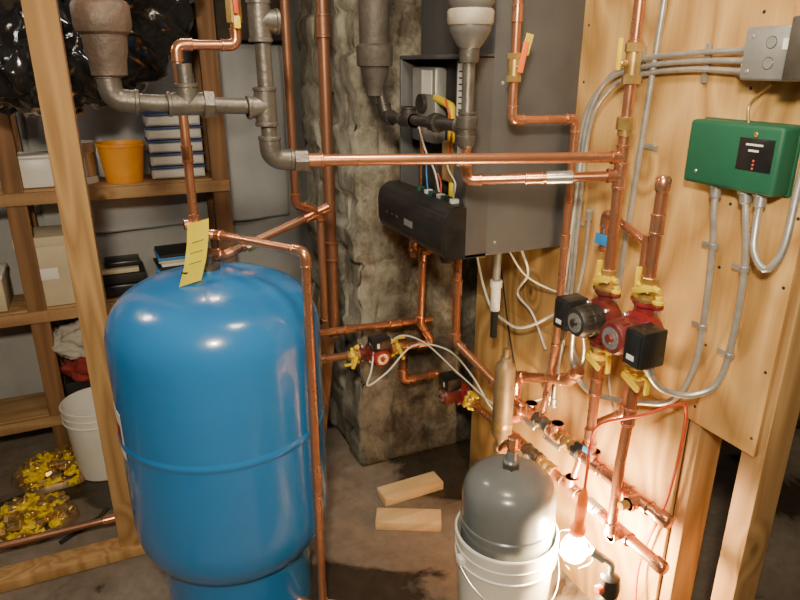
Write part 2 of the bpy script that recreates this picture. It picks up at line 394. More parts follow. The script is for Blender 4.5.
def cloth(name,c,s,m,seed,m2=None):
    bm=bmesh.new();bmesh.ops.create_icosphere(bm,subdivisions=5,radius=1)
    for v in bm.verts:
        q=v.co*2.2+V((seed,0,0));k=1+.28*noise.noise(q)+.12*noise.noise(q*3)
        v.co=V((v.co.x*s[0]*k,v.co.y*s[1]*k,max(v.co.z*k,-.55)*s[2]))+V(c)
    me=bpy.data.meshes.new(name);bm.to_mesh(me);bm.free();me.materials.append(m)
    for p in me.polygons:p.use_smooth=True
    o=bpy.data.objects.new(name,me);COL.objects.link(o)
cloth('folded_clothes',(-.2,3.08,.515),(.15,.12,.09),clothg,1)
cloth('red_cloth_bundle',(-.17,3.08,.395),(.14,.11,.10),clothr,5)
b=B('tool_case');b.box((-.15,3.12,.275),(.34,.2,.125),black,bev=.012);b.box((-.15,3.017,.30),(.08,.012,.02),foil,bev=.003);b.done()
b=B('lidded_carton');b.box((-.62,3.12,.79),(.3,.2,.15),card);b.box((-.62,3.12,.865),(.31,.21,.02),whitep);b.done()

def pail(name,c,r1,r2,h,m,handle=True,ha=.5):
    b=B(name);c=V(c)
    b.lathe([(0,0),(r1-.004,0),(r1,.004),(r1+(r2-r1)*.78,h*.78),(r2+.001,h*.785),(r2+.003,h*.79),(r2+.003,h*.80),(r2-.001,h*.805),(r2,h*.88),(r2+.003,h*.885),(r2+.003,h*.895),(r2,h*.90),(r2+.001,h*.965),(r2+.005,h*.97),(r2+.005,h-.003),(r2+.002,h),(r2-.002,h),(r2-.004,h*.96),(r1-.004,.008),(0,.008)],c,Z,m,64)
    if handle:
        pts=[]
        for i in range(25):
            t=math.pi*i/24;pts.append(c+V((math.cos(t)*(r2+.012),-math.sin(t)*(r2+.02),h*.83-math.sin(t)*r2*.75)))
        b.sweep(pts,.0018,foil,8);mid=pts[12]
        b.cyl(mid-X*.045,mid+X*.045,.008,white)
        b.box(c+V((r2+.004,0,h*.83)),(.022,.03,.03),m,bev=.006);b.box(c+V((-r2-.004,0,h*.83)),(.022,.03,.03),m,bev=.006)
    return b.done(35)
pail('white_waste_pail',(-.19,2.80,0),.11,.135,.34,white,handle=False)

# heaps of loose brass fittings lying on open sacks on the floor
def heap(name,c,r,n,seed):
    b=B(name);c=V(c);K=64;prof=[]
    rings=[]
    for (q,z) in ((.0,.004),(.5,.006),(.85,.010),(1.0,.028),(1.04,.022),(1.08,.002)):
        rings.append([b.bm.verts.new(c+V((math.cos(6.2832*k/K)*r*q*(1+.16*noise.noise(V((math.cos(6.2832*k/K)*1.5+seed,math.sin(6.2832*k/K)*1.5,0)))),math.sin(6.2832*k/K)*r*q*.9*(1+.16*noise.noise(V((math.cos(6.2832*k/K)*1.5,seed,math.sin(6.2832*k/K)*1.5)))),z*(1+.7*noise.noise(V((math.cos(6.2832*k/K)*4,math.sin(6.2832*k/K)*4,seed)))*(q>.9))))) for k in range(K)])
    F=[]
    for a,d in zip(rings,rings[1:]):
        for k in range(K): F.append(b.bm.faces.new((a[k],a[(k+1)%K],d[(k+1)%K],d[k])))
    b.take(F,brassd)
    for i in range(n):
        t=random.uniform(0,6.28);q=random.uniform(0,1)**.6*r*.95
        p=c+V((math.cos(t)*q,math.sin(t)*q*.9,.014+random.uniform(.2,1)*.075*max(0,1-(q/r)**2)))
        d=V((random.uniform(-1,1),random.uniform(-1,1),random.uniform(-.4,.4))).normalized()
        e=d.cross(Z).normalized()
        k=random.choice([yellow,yellow,brass,brass,brassd]);l=random.uniform(.018,.03)
        if i%3==0: b.tee(p,d,e,.009,k,l=l)
        elif i%3==1: b.pipe([p-d*l,p,p+e*l],.009,k,fr=.01)
        else: b.hexa(p-d*l*.6,p+d*l*.6,.015,k)
    b.done()
heap('brass_fitting_heap',(-.39,2.84,0),.155,170,2)
heap('brass_fitting_heap',(-.47,2.52,0),.155,170,7)
b=B('paper_sheet');b.box((-.68,2.36,.002),(.12,.2,.002),whitep,rot=(0,0,.3),bev=0);b.done()
b=B('flat_pry_bar');b.pipe([(-.36,2.33,.009),(-.22,2.43,.009),(-.19,2.45,.03)],.008,blackm,fit=False);b.done()

# ------------------------------------------------------------------ blue pressure tank
TC=V((.223,1.817,0))
b=B('pressure_tank')
prof=[(.0,.0),(.225,0),(.232,.004),(.232,.02),(.232,.22),(.232,.24),(.236,.255),(.262,.275),(.284,.305),(.296,.345),(.3,.39),(.3,.42),(.3,.66),(.3,.678),(.3,.683),(.3035,.688),(.3035,.700),(.3,.705),(.3,.71),(.3,.73),(.3,.94),(.3,.965),(.2985,.99),(.294,1.015),(.286,1.038),(.273,1.061),(.255,1.082),(.233,1.099),(.207,1.113),(.177,1.125),(.143,1.134),(.105,1.141),(.06,1.145),(.0,1.146)]
b.lathe(prof,TC,Z,blue,96)
b.lathe([(.3,.655),(.3008,.656),(.3008,.80),(.3,.801)],TC,Z,whitep,16,ang=(math.radians(178),math.radians(197)),cap=False)
b.lathe([(.3009,.70),(.3012,.70),(.3012,.76),(.3009,.76)],TC,Z,red,12,ang=(math.radians(179),math.radians(194)),cap=False)
b.lathe([(.035,0),(.035,.012),(.028,.016),(.018,.018),(.018,.04),(.0,.04)],TC+V((.0,.04,1.143)),Z,steel,24)
b.cyl(TC+V((-.07,-.05,1.138)),TC+V((-.07,-.05,1.172)),.012,blackm)
b.done(35)
b=B('yellow_tag')
t=bmesh.new();pp=[(.208,1.845,1.288),(.196,1.80,1.242),(.180,1.768,1.192),(.158,1.735,1.146)]
side=V((.93,-.1,.22)).normalized()*.030;r_=[]
for q in pp:
    q=V(q);r_.append((t.verts.new(q-side),t.verts.new(q+side)))
for a_,c_ in zip(r_,r_[1:]):t.faces.new((a_[0],a_[1],c_[1],c_[0]))
bmesh.ops.solidify(t,geom=t.faces[:],thickness=.001);b.merge(t,tagy)
for k in range(3):
    q=V(pp[1]).lerp(V(pp[2]),k/2.)+V((0,-.003,.002));b.box(q,(.034,.001,.0015),blackm,rot=(.9,-.22,-.1),bev=0)
b.sweep([V((.2,1.87,1.262))+V((math.cos(a),0,math.sin(a)))*.017 for a in [i*.4 for i in range(17)]],.002,whitep,8)
b.done()

# tank feed pipes
b=B('copper_supply_pipe')
b.pipe([(.357,1.87,CE),(.357,1.87,1.745),(.203,1.87,1.745),(.2,1.87,1.245),(.253,1.866,1.241),(.434,1.577,1.243),(.434,1.577,.06),(.34,1.68,.06)],.0125,copper,copperF,coup=[(2,.55)])
b.tee((.202,1.87,1.275),Z,-X,.0125,copperF)
b.hexa((.2,1.87,1.185),(.2,1.87,1.235),.018,brass)
b.cyl((.2,1.87,1.14),(.2,1.87,1.2),.013,copper)
b.hexa((.357,1.87,1.80),(.357,1.87,1.86),.02,brass)
b.box((.357,1.84,1.87),(.014,.012,.10),redcord,bev=.004);b.box((.357,1.838,1.80),(.018,.012,.03),yellow,bev=.003)
b.done()
b=B('copper_branch_pipe')
b.pipe([(.513,1.95,CE),(.515,1.95,1.290),(.592,1.95,1.262),(.28,1.93,1.158),(.205,1.875,1.2)],.0125,copperD,copper,coup=[(2,.75)])
b.tee((.592,1.95,1.262),V((.94,0,.33)),-Z,.0125,copper)
b.cyl((.592,1.95,1.26),(.592,1.95,.9),.0125,copperD);b.pipe([(.592,1.95,.9),(.60,2.2,.74)],.0125,copperD)
b.hexa((.35,1.935,1.176),(.38,1.937,1.188),.019,brass)
b.done()
b=B('copper_riser_pipe')
b.pipe([(.717,2.24,CE),(.717,2.24,.70)],.021,copperD,coup=[(0,.35),(0,.8)]);b.done()

# ------------------------------------------------------------------ iron / steel main
b=B('cast_iron_drain_pipe')
b.lathe([(.022,0),(.032,.004),(.034,.03),(.038,.045),(.040,.075),(.048,.08),(.051,.09),(.051,.125),(.047,.132),(.041,.135),(.038,.20),(.038,.30),(.050,.305),(.052,.31),(.052,.37),(.046,.375),(.038,.378),(.038,.74)],(.028,1.42,1.675),Z,iron,36)
b.done()
b=B('galvanized_water_pipe')
r=.0165
b.pipe([(.025,1.42,1.70),(.025,1.42,1.633),(.105,1.42,1.626),(.32,1.42,1.614)],r,steel,fr=.03,k=1.35,cl=.02)
b.tee((.165,1.42,1.6235),X,Z,r,steel,k=1.35);b.hexa((.195,1.42,1.622),(.215,1.42,1.621),r*1.8,steel)
b.pipe([(.32,1.42,CE),(.326,1.42,1.505),(.40,1.415,1.499)],r,steel,fr=.03,k=1.38,cl=.02)
b.tee((.322,1.42,1.614),Z,-X,r,steel,k=1.38);b.tee((.321,1.42,1.78),Z,X,r,steel,k=1.38)
b.cyl((.321,1.42,1.86),(.321,1.42,1.90),r*1.4,steel);b.hexa((.375,1.416,1.5),(.405,1.414,1.499),r*1.5,steel)
b.cyl((.165,1.42,1.62),(.165,1.42,1.70),r*.9,steel)
b.done()
b=B('copper_main_pipe')
b.pipe([(.395,1.415,1.499),(1.15,1.25,1.485)],.0125,copper,coup=[(0,.03)])
b.tee((1.15,1.25,1.485),Z,V((-.75,.165,0)),.0125,copperF)
b.pipe([(1.15,1.25,CE),(1.15,1.25,1.16)],.0135,copper,coup=[(0,.55)])
b.tee((1.15,1.25,1.44),Z,V((-.34,.15,0)),.0135,copperF)
b.hexa((1.15,1.25,1.55),(1.15,1.25,1.58),.023,brass,8);b.cyl((1.15,1.25,1.535),(1.15,1.25,1.55),.018,brass)
b.cyl((1.15,1.25,1.66),(1.15,1.25,1.74),.018,brass);b.hexa((1.15,1.25,1.655),(1.15,1.25,1.675),.023,brass);b.hexa((1.15,1.25,1.725),(1.15,1.25,1.745),.023,brass)
b.cyl((1.13,1.25,1.70),(1.11,1.25,1.70),.008,brass);b.box((1.107,1.25,1.72),(.006,.014,.07),yellow)
b.done()
b=B('copper_return_pipe')
b.pipe([(.827,1.45,1.50),(.83,1.45,1.42),(1.15,1.25,1.44)],.0125,copper,copperF,coup=[(1,.45)])
d=(V((1.15,1.25,1.44))-V((.83,1.45,1.42))).normalized();p=V((.83,1.45,1.42))+d*.2
b.cyl(p,p+d*.065,.0165,foil)
b.done()
b=B('gray_reducer_pipe')
c=V((.827,1.45,0))
b.lathe([(.016,1.50),(.02,1.505),(.024,1.51),(.024,1.53),(.018,1.535),(.018,1.545),(.026,1.55),(.027,1.575),(.018,1.58),(.0155,1.585),(.0155,1.70),(.022,1.702),(.024,1.71),(.024,1.735)],c,Z,steel,28)
b.lathe([(.022,1.732),(.030,1.74),(.046,1.765),(.050,1.775),(.050,1.785)],c,Z,offw,36)
b.lathe([(.052,1.785),(.055,1.79),(.055,1.815),(.051,1.82)],c,Z,dirtyw,36)
b.lathe([(.048,1.82),(.056,1.835),(.058,1.85),(.058,1.89),(.05,1.9),(.047,1.905),(.047,CE)],c,Z,offw,36)
b.tee(c+V((0,0,1.552)),Z,Y,.0155,steel,k=1.4)
b.done()
b=B('black_gas_pipe')
b.pipe([(.827,1.47,1.552),(.83,1.97,1.54),(.815,1.985,1.62)],.0155,blackiron,fr=.028,k=1.4,cl=.018)
b.hexa((.828,1.60,1.549),(.828,1.635,1.549),.026,blackiron,8);b.tee((.829,1.80,1.544),Y,Z,.0155,blackiron,k=1.4)
b.done()
b=B('grimy_vent_pipe')
b.lathe([(.02,1.60),(.026,1.605),(.028,1.63),(.042,1.67),(.044,1.69),(.054,1.692),(.056,1.70),(.056,1.75),(.05,1.755),(.046,1.757),(.046,1.9),(.056,1.905),(.058,1.91),(.058,1.98),(.05,1.99),(.046,CE)],(.80,1.99,0),Z,ventg,36)
b.done()
b=B('copper_drop_pipe')
b.pipe([(.988,1.5,CE),(.99,1.5,1.56),(1.2,1.5,1.556),(1.2,1.5,.86),(1.17,1.5,.62)],.0115,copper,copperF,coup=[(2,.5),(0,.7)])
b.cyl((.989,1.5,1.66),(.989,1.5,1.72),.017,brass);b.hexa((.989,1.5,1.655),(.989,1.5,1.67),.021,brass);b.hexa((.989,1.5,1.71),(.989,1.5,1.725),.021,brass)
b.cyl((.989,1.49,1.69),(.989,1.465,1.69),.006,brass);b.box((.989,1.462,1.715),(.016,.005,.075),orange,rot=(0,.2,0))
b.box((1.005,1.47,1.745),(.03,.002,.05),tagy,rot=(.2,.1,.4),bev=0)
b.done()

# ------------------------------------------------------------------ boiler
b=B('wall_hung_boiler')
def bx(lo,hi,m,bev=.004): lo=V(lo);hi=V(hi);b.box((lo+hi)/2,hi-lo,m,bev=bev)
bx((.99,1.60,1.16),(1.28,2.06,2.1),gray,.006)
bx((.915,1.60,1.16),(.992,1.612,1.72),gray,.002)
bx((.915,2.048,1.16),(.992,2.06,1.72),gray,.002)
bx((.915,1.60,1.16),(.992,2.06,1.172),gray,.002)
bx((.915,1.60,1.712),(.992,2.06,1.724),gray,.002)
bx((.93,1.612,1.172),(.985,1.70,1.712),gray,.002)
bx((.984,1.61,1.29),(.991,2.05,1.71),blackm,.001)
bx((.945,1.86,1.46),(.99,2.03,1.69),zinc,.01)
bx((.94,1.73,1.36),(.985,1.80,1.48),brass,.006)
bx((.935,1.83,1.31),(.985,1.93,1.42),blackiron,.008)
b.pipe([(.955,1.765,1.48),(.955,1.765,1.58),(.955,1.87,1.60)],.012,yellow,fit=False)
b.pipe([(.95,1.95,1.3),(.95,1.95,1.5)],.01,copperF)
b.pipe([(.95,1.74,1.30),(.95,1.74,1.36)],.012,yellow)
b.cable([(.94,1.8,1.3),(.93,1.82,1.38),(.935,1.9,1.44),(.935,1.96,1.52)],.003,wire);b.cable([(.94,1.78,1.6),(.93,1.72,1.52),(.935,1.75,1.42)],.003,redcord)
b.cyl((.945,1.94,1.58),(.93,1.94,1.58),.03,blackiron)
bx((.9285,1.63,1.56),(.9297,1.69,1.70),whitep,.0)
for k in range(7): bx((.9275,1.638,1.575+k*.017),(.9285,1.68,1.579+k*.017),blackm,0)
bx((.9285,1.63,1.42),(.9297,1.68,1.52),whitep,.0)
bx((.9427,1.88,1.61),(.9443,1.95,1.68),whitep,0)
t=bmesh.new()
pr=[(.925,1.160),(.872,1.158),(.852,1.172),(.844,1.20),(.842,1.265),(.850,1.296),(.880,1.318),(.925,1.318)]
A=[t.verts.new((x,1.598,z)) for x,z in pr];C=[t.verts.new((x,2.085,z)) for x,z in pr]
t.faces.new(A);t.faces.new(C[::-1])
for i in range(len(pr)):j=(i+1)%len(pr);t.faces.new((A[i],C[i],C[j],A[j]))
bmesh.ops.bevel(t,geom=t.edges[:],offset=.005,segments=3,affect='EDGES');b.merge(t,black)
bx((.8415,1.80,1.215),(.8430,1.86,1.235),zinc,0)
for y in (1.92,1.96,2.0): b.cyl((.848,y,1.225),(.839,y,1.225),.008,blackiron)
for k in range(9): bx((.895,1.64+k*.028,1.316),(.918,1.657+k*.028,1.330),white if k%3==0 else (blackm if k%3==1 else green),.001)
b.cable([(.91,1.66,1.33),(.92,1.67,1.37),(.925,1.72,1.40),(.935,1.76,1.43)],.0025,wire);b.cable([(.91,1.74,1.33),(.915,1.75,1.36),(.93,1.80,1.38)],.0025,redcord);b.cable([(.91,1.83,1.33),(.91,1.84,1.38),(.93,1.88,1.42)],.0025,blueL)
for z in (1.2,1.65): b.cyl((1.02,1.6,z),(1.02,1.597,z),.005,foil)
for x,y in ((.97,1.8),(1.05,1.72),(1.05,1.92),(1.15,1.8)): b.cyl((x,y,1.16),(x,y,1.12),.014,brass)
b.done()

# ------------------------------------------------------------------ low pipes, pumps
def lever(b,p,out,along,m=yellow,l=.05):
    p=V(p);out=V(out).normalized();along=V(along);along=(along-out*along.dot(out)).normalized();e=out.cross(along)
    b.cyl(p,p+out*.022,.007,m)
    mt=Matrix((along,e,out)).transposed().to_4x4();mt.translation=p+out*.024+along*l*.32
    b.box(None,(l,.015,.008),m,bev=.0025,M4=mt)
def pump(name,c,run,mot,box,body,motor,s=1.0,boxm=black):
    """wet rotor circulator: volute with two bolted flanges, finned motor can, terminal box"""
    b=B(name);c=V(c);run=V(run).normalized();mot=V(mot).normalized();box=V(box).normalized();side=run.cross(mot)
    b.lathe([(.0,-.03*s),(.034*s,-.03*s),(.045*s,-.022*s),(.05*s,-.008*s),(.05*s,.008*s),(.054*s,.012*s),(.054*s,.024*s),(.044*s,.026*s)],c,mot,body,36)
    b.lathe([(.04*s,.024*s),(.041*s,.05*s),(.043*s,.052*s),(.043*s,.060*s),(.041*s,.062*s),(.041*s,.085*s),(.036*s,.094*s),(.012*s,.096*s),(.011*s,.102*s),(.0,.102*s)],c,mot,motor,36)
    b.lathe([(.0,.0),(.026*s,.0),(.026*s,.0015),(.0,.0015)],c+mot*.0955*s,mot,foil if motor is not black else motor,28)
    b.cyl(c+mot*.096*s,c+mot*.104*s,.011*s,motor)
    for k in range(4):
        t=math.pi/4+k*math.pi/2;q=c+(run*math.cos(t)+side*math.sin(t))*.05*s;b.hexa(q+mot*.02*s,q+mot*.032*s,.006*s,foil)
    for k in range(14):
        t=k*2*math.pi/14;dd=run*math.cos(t)+side*math.sin(t);q=c+dd*.041*s+mot*.045*s
        b.cyl(q,q+mot*.036*s,.0025*s,motor,seg=8)
    for sg in (-1,1):
        d=run*sg
        b.cyl(c+d*.03*s,c+d*.07*s,.021*s,body)
        b.cyl(c+d*.068*s,c+d*.078*s,.03*s,body);b.cyl(c+d*.079*s,c+d*.088*s,.03*s,brass)
        for q in (-1,1):
            o=side*q*.034*s
            b.cyl(c+d*.068*s+o,c+d*.078*s+o,.013*s,body);b.cyl(c+d*.079*s+o,c+d*.088*s+o,.013*s,yellow)
            b.hexa(c+d*.060*s+o,c+d*.068*s+o,.008*s,foil);b.hexa(c+d*.088*s+o,c+d*.098*s+o,.009*s,yellow)
        b.hexa(c+d*.088*s,c+d*.103*s,.022*s,brass,8);b.cyl(c+d*.103*s,c+d*.125*s,.018*s,yellow);b.hexa(c+d*.12*s,c+d*.135*s,.021*s,brass)
        lever(b,c+d*.108*s+mot*.014,mot,(side*.8+run*.3*sg),l=.06*s)
        lever(b,c+d*.108*s-side*.014*sg,-side*sg,run*sg,l=.05*s)
        b.cyl(c+d*.11*s+side*.01*sg,c+d*.11*s+side*.034*s*sg,.008*s,yellow)
    q=c+box*.066*s+mot*.055*s
    mt=Matrix((box,run,mot)).transposed().to_4x4();mt.translation=q
    b.box(None,(.055*s,.088*s,.07*s),boxm,bev=.005,M4=mt)
    mt=mt.copy();mt.translation=q+mot*.037*s
    b.box(None,(.046*s,.078*s,.006*s),boxm,bev=.002,M4=mt)
    mt=mt.copy();mt.translation=q+mot*.0405*s-run*.02*s
    b.box(None,(.022*s,.012*s,.001),whitep,bev=0,M4=mt)
    return b.done()
pump('circulator_pump',(1.15,1.25,1.065),Z,-X,Y,redd,blackiron,1.0)
pump('circulator_pump',(1.145,1.105,1.08),Z,-X,-Y,red,redd,1.05)
pump('circulator_pump',(.85,2.15,.648),X,-Y,Z,redd,red,.85)
pump('circulator_pump',(1.17,2.03,.458),Y,-X,Z,red,redd,.9)

b=B('copper_pump_riser')
b.pipe([(1.15,1.25,.93),(1.15,1.25,.70),(1.17,1.25,.61)],.014,copper,copperF,coup=[(0,.3)])
b.tee((1.17,1.25,.607),Y,Z,.0165,copperF);b.done()
b=B('copper_pump_riser')
b.pipe([(1.145,1.105,1.22),(1.145,1.105,1.43)],.0135,copper,copperF,coup=[(0,.62)])
b.lathe([(.014,1.425),(.0175,1.43),(.0175,1.455),(.012,1.462),(0,1.462)],(1.145,1.105,0),Z,copperF,24)
b.pipe([(1.145,1.105,.94),(1.135,1.11,.70),(1.135,1.11,.472),(1.17,1.11,.472)],.014,copper,copperF,coup=[(0,.4)])
b.done()
b=B('copper_header_drop')
b.pipe([(1.2,1.185,1.30),(1.2,1.185,.80),(1.2,1.3,.70),(1.17,1.33,.472)],.011,copper,copperF,coup=[(0,.5)])
b.pipe([(1.2,1.185,1.28),(1.2,1.34,1.33),(1.2,1.34,1.22)],.011,copper,copperF)
b.done()

def valve(b,p,ax,r,m=brass,hm=foil,out=-X):
    p=V(p);ax=V(ax).normalized()
    b.cyl(p-ax*.03,p+ax*.03,r*1.25,m);b.hexa(p-ax*.038,p-ax*.022,r*1.55,m);b.hexa(p+ax*.022,p+ax*.038,r*1.55,m);b.sph(p,r*1.45,m)
    lever(b,p+V(out)*r*1.2,out,ax,hm,l=.08)
b=B('copper_manifold')
b.pipe([(1.17,.985,.609),(1.17,1.655,.606),(1.17,1.655,.70),(1.2,1.42,.79),(1.2,1.38,.84)],.0165,copper,copperF,coup=[(0,.28),(0,.62)])
b.lathe([(.0168,0),(.02,.001),(.02,.028),(.017,.034),(0,.036)],(1.17,.99,.609),-Y,copperF,24)
for y in (1.06,1.42,1.56): b.tee((1.17,y,.607),Y,Z if y!=1.06 else -X,.0165,copperF)
b.cyl((1.13,1.06,.607),(1.105,1.06,.607),.012,brass)
valve(b,(1.17,1.36,.607),Y,.0165,brass,foil);b.cyl((1.17,1.30,.607),(1.17,1.33,.607),.024,blackm)
valve(b,(1.17,1.49,.607),Y,.0165,steel,foil)
b.done()
b=B('copper_manifold')
b.pipe([(1.17,.975,.470),(1.17,1.92,.458)],.0165,copper,copperF,coup=[(0,.22),(0,.5),(0,.75)])
b.lathe([(.0168,0),(.02,.001),(.02,.028),(.017,.034),(0,.036)],(1.17,.98,.470),-Y,copperF,24)
for y in (1.11,1.33,1.60): b.tee((1.17,y,.467),Y,Z if y==1.33 else -X,.0165,copperF)
valve(b,(1.17,1.45,.466),Y,.0165,brass,foil);valve(b,(1.17,1.53,.466),Y,.0165,steel,foil)
b.cyl((1.17,1.19,.47),(1.17,1.25,.47),.019,whitep)
b.pipe([(1.13,1.6,.465),(1.08,1.6,.465),(1.0,1.45,.60),(.935,1.324,.70)],.008,copper)
b.pipe([(1.17,2.15,.457),(1.17,2.22,.457),(1.0,2.22,.457),(1.0,2.22,.65)],.0165,copperD,copper)
b.done()

b=B('air_separator')
b.lathe([(.016,.44),(.024,.445),(.024,.465),(.018,.47),(.018,.50),(.03,.505),(.034,.515),(.034,.76),(.03,.775),(.02,.785),(.018,.80),(.012,.805),(.012,.83),(0,.832)],(1.1,1.62,0),Z,brassd,36)
b.lathe([(.0345,.54),(.036,.545),(.036,.56),(.0345,.565)],(1.1,1.62,0),Z,brass,36)
b.cyl((1.1,1.62,.448),(1.1,1.62,.0),.016,copper)
b.pipe([(1.1,1.62,.56),(1.17,1.62,.56),(1.17,1.62,.60)],.014,copper)
b.done()
b=B('copper_boiler_line')
b.pipe([(1.01,1.8,1.13),(1.01,1.8,.80),(1.12,1.68,.66),(1.12,1.62,.66)],.0145,copper,copperF,coup=[(0,.4)])
b.cyl((.97,1.8,1.155),(.97,1.8,1.09),.022,steel);b.hexa((.97,1.8,1.10),(.97,1.8,1.125),.028,steel)
b.done()
b=B('copper_boiler_line')
b.pipe([(1.05,1.92,1.16),(1.05,2.0,1.08),(1.04,2.12,1.04),(1.04,2.14,.74),(1.1,2.14,.64),(.965,2.15,.648)],.0145,copper,copperF)
b.pipe([(1.0,2.12,1.02),(1.0,2.12,1.09),(1.06,2.05,1.09)],.0145,copperD,copper)
b.done()
b=B('copper_cross_pipe')
b.pipe([(.58,2.2,.742),(1.12,2.2,.722)],.0145,copper,copperF,coup=[(0,.35),(0,.7)])
b.pipe([(.735,2.15,.65),(.60,2.15,.652),(.60,2.15,.45)],.0145,copperD,copper)
b.done()
b=B('pvc_condensate_pipe')
b.cyl((1.15,1.78,.90),(1.15,1.78,.99),.017,white);b.cyl((1.15,1.78,.985),(1.15,1.78,1.01),.021,white);b.cyl((1.15,1.78,1.0),(1.15,1.78,1.16),.013,zinc)
b.cyl((1.15,1.78,.80),(1.15,1.78,.90),.012,blackm);b.done()
b=B('copper_floor_pipe')
b.pipe([(-1.6,2.27,.10),(-.17,2.27,.10)],.013,copperD,copper);b.cyl((-.2,2.27,.10),(-.155,2.27,.10),.016,copper)
for x in (-1.3,-.75): b.box((x,2.27,.045),(.03,.03,.09),studd)
b.done()

# ------------------------------------------------------------------ control box, junction box, conduits
b=B('zone_control_box')
b.box((1.2525,1.010,1.512),(.055,.235,.140),green,bev=.009,seg=3)
b.box((1.276,1.010,1.512),(.010,.241,.145),green,bev=.003)
b.box((1.2245,.948,1.522),(.002,.082,.066),black,bev=.0005)
for k in range(2): b.box((1.2233,.952,1.542-k*.012),(.001,.04-.016*k,.004),whitep,bev=0)
b.cyl((1.225,.953,1.563),(1.221,.953,1.563),.005,brass)
b.cyl((1.225,1.09,1.47),(1.222,1.09,1.47),.004,foil)
for k in range(3): b.cyl((1.224,.948,1.51-.008*k),(1.222,.948,1.51-.008*k),.0025,redcord)
b.done()
b=B('junction_box')
b.box((1.24,.935,1.718),(.08,.125,.10),zinc,bev=.004)
b.box((1.199,.935,1.718),(.004,.118,.094),zinc,bev=.002)
b.box((1.2,.85,1.725),(.09,.04,.11),steel,bev=.004)
for y in (.89,.98):
    for z in (1.685,1.75): b.cyl((1.198,y,z),(1.1955,y,z),.0045,foil)
for z in (1.70,1.738):
    b.cyl((1.1975,.935,z),(1.1962,.935,z),.012,steel);b.cyl((1.1964,.935,z),(1.1955,.935,z),.010,zinc)
b.cyl((1.24,.995,1.695),(1.24,1.02,1.695),.014,alu);b.cyl((1.24,.995,1.73),(1.24,1.02,1.73),.014,alu)
b.box((1.196,.90,1.735),(.001,.02,.02),whitep,bev=0)
b.cyl((1.24,.90,1.765),(1.24,.90,CE),.014,alu)
b.done()
def conduit(name,runs,r=.0075,ends=True):
    b=B(name)
    for pts in runs:
        b.cable(pts,r,alu,ribs=True)
        if ends:
            for a_,c_ in ((pts[0],pts[1]),(pts[-1],pts[-2])):
                a_=V(a_);d=(V(c_)-a_).normalized();b.cyl(a_-d*.004,a_+d*.028,r*1.45,zinc);b.hexa(a_-d*.002,a_+d*.006,r*1.9,zinc,8)
    return b
def strap(b,p,ax):
    p=V(p);ax=V(ax).normalized();e=ax.cross(X).normalized()
    b.box(p+e*.018+X*.0,(.004,.03,.012) if abs(ax.z)>.7 else (.004,.012,.03),zinc,bev=.001)
    b.cyl(p-ax*.007,p+ax*.007,.011,zinc)
rr=[]
for k,dz in enumerate((0,.022,-.022)):
    q=.012*k
    rr.append([(1.262,1.02,1.705+dz),(1.262,1.18,1.705+dz*.8),(1.262,1.344,1.69+dz*.8),(1.262,1.47-q,1.648+dz*.6),(1.262,1.545-q*1.3,1.53),(1.262,1.555-q*1.3,1.25),(1.262,1.56-q*1.4,.995),(1.255,1.60-q*2,.72),(1.255,1.60-q*2,.62)])
b=conduit('armored_cable_bundle',rr,.0068)
for y in (1.15,1.35):
    b.box((1.272,y,1.70),(.006,.014,.085),zinc,bev=.002)
b.box((1.272,1.545,1.25),(.006,.07,.014),zinc,bev=.002);b.done()
b=conduit('armored_cable_loop',[[(1.25,1.05,1.442),(1.25,1.045,1.38),(1.26,1.04,1.295),(1.262,1.032,1.095),(1.25,1.03,.98),(1.24,1.07,.885),(1.23,1.152,.841),(1.22,1.26,.80),(1.21,1.36,.79),(1.2,1.415,.86),(1.17,1.39,.98),(1.12,1.34,1.03)]],.0085)
strap(b,(1.262,1.04,1.30),Z);strap(b,(1.262,1.032,1.10),Z);b.done()
b=conduit('armored_cable_loop',[[(1.25,.975,1.442),(1.252,.962,1.38),(1.262,.95,1.273),(1.262,.947,1.10),(1.25,.955,.99),(1.21,.985,.95),(1.16,1.02,.955),(1.12,1.03,.99),(1.10,1.035,1.03)]],.0085)
strap(b,(1.262,.95,1.27),Z);strap(b,(1.262,.947,1.06),Z);b.done()
b=conduit('armored_cable_loop',[[(1.25,.935,1.442),(1.242,.928,1.38),(1.23,.912,1.325),(1.228,.877,1.295),(1.238,.855,1.34),(1.255,.862,1.45),(1.262,.866,1.56),(1.24,.87,1.665)]],.0085);b.done()
b=conduit('armored_cable_loop',[[(1.255,1.47,1.30),(1.258,1.475,1.15),(1.25,1.49,.98),(1.24,1.46,.87),(1.22,1.40,.85),(1.20,1.37,.92),(1.16,1.35,1.02)]],.006);b.done()
b=B('steel_conduit');b.pipe([(1.268,1.27,CE),(1.268,1.335,1.066),(1.268,1.34,.98)],.008,alu,fit=False)
b.box((1.274,1.29,1.5),(.006,.05,.014),zinc,rot=(.05,0,0),bev=.002);b.done()
b=B('white_cable')
b.cable([(1.16,1.95,1.15),(1.2,1.98,1.0),(1.2,1.891,.874),(1.2,1.79,.85),(1.2,1.696,.858),(1.21,1.58,.93),(1.23,1.533,1.0),(1.25,1.537,1.24),(1.255,1.53,1.45)],.0045,wire)
b.cable([(1.18,1.7,1.15),(1.22,1.7,1.05),(1.24,1.78,.95),(1.25,1.7,.9),(1.255,1.62,.8)],.004,wire)
b.cable([(1.12,1.68,1.15),(1.18,1.66,1.06),(1.24,1.60,1.02),(1.262,1.52,1.02),(1.262,1.42,.99),(1.25,1.36,.96)],.003,wire)
b.cable([(1.20,1.92,1.15),(1.24,1.90,1.02),(1.262,1.86,.80),(1.262,1.80,.66),(1.25,1.74,.60)],.003,blackm)
b.done()
b=B('white_cable')
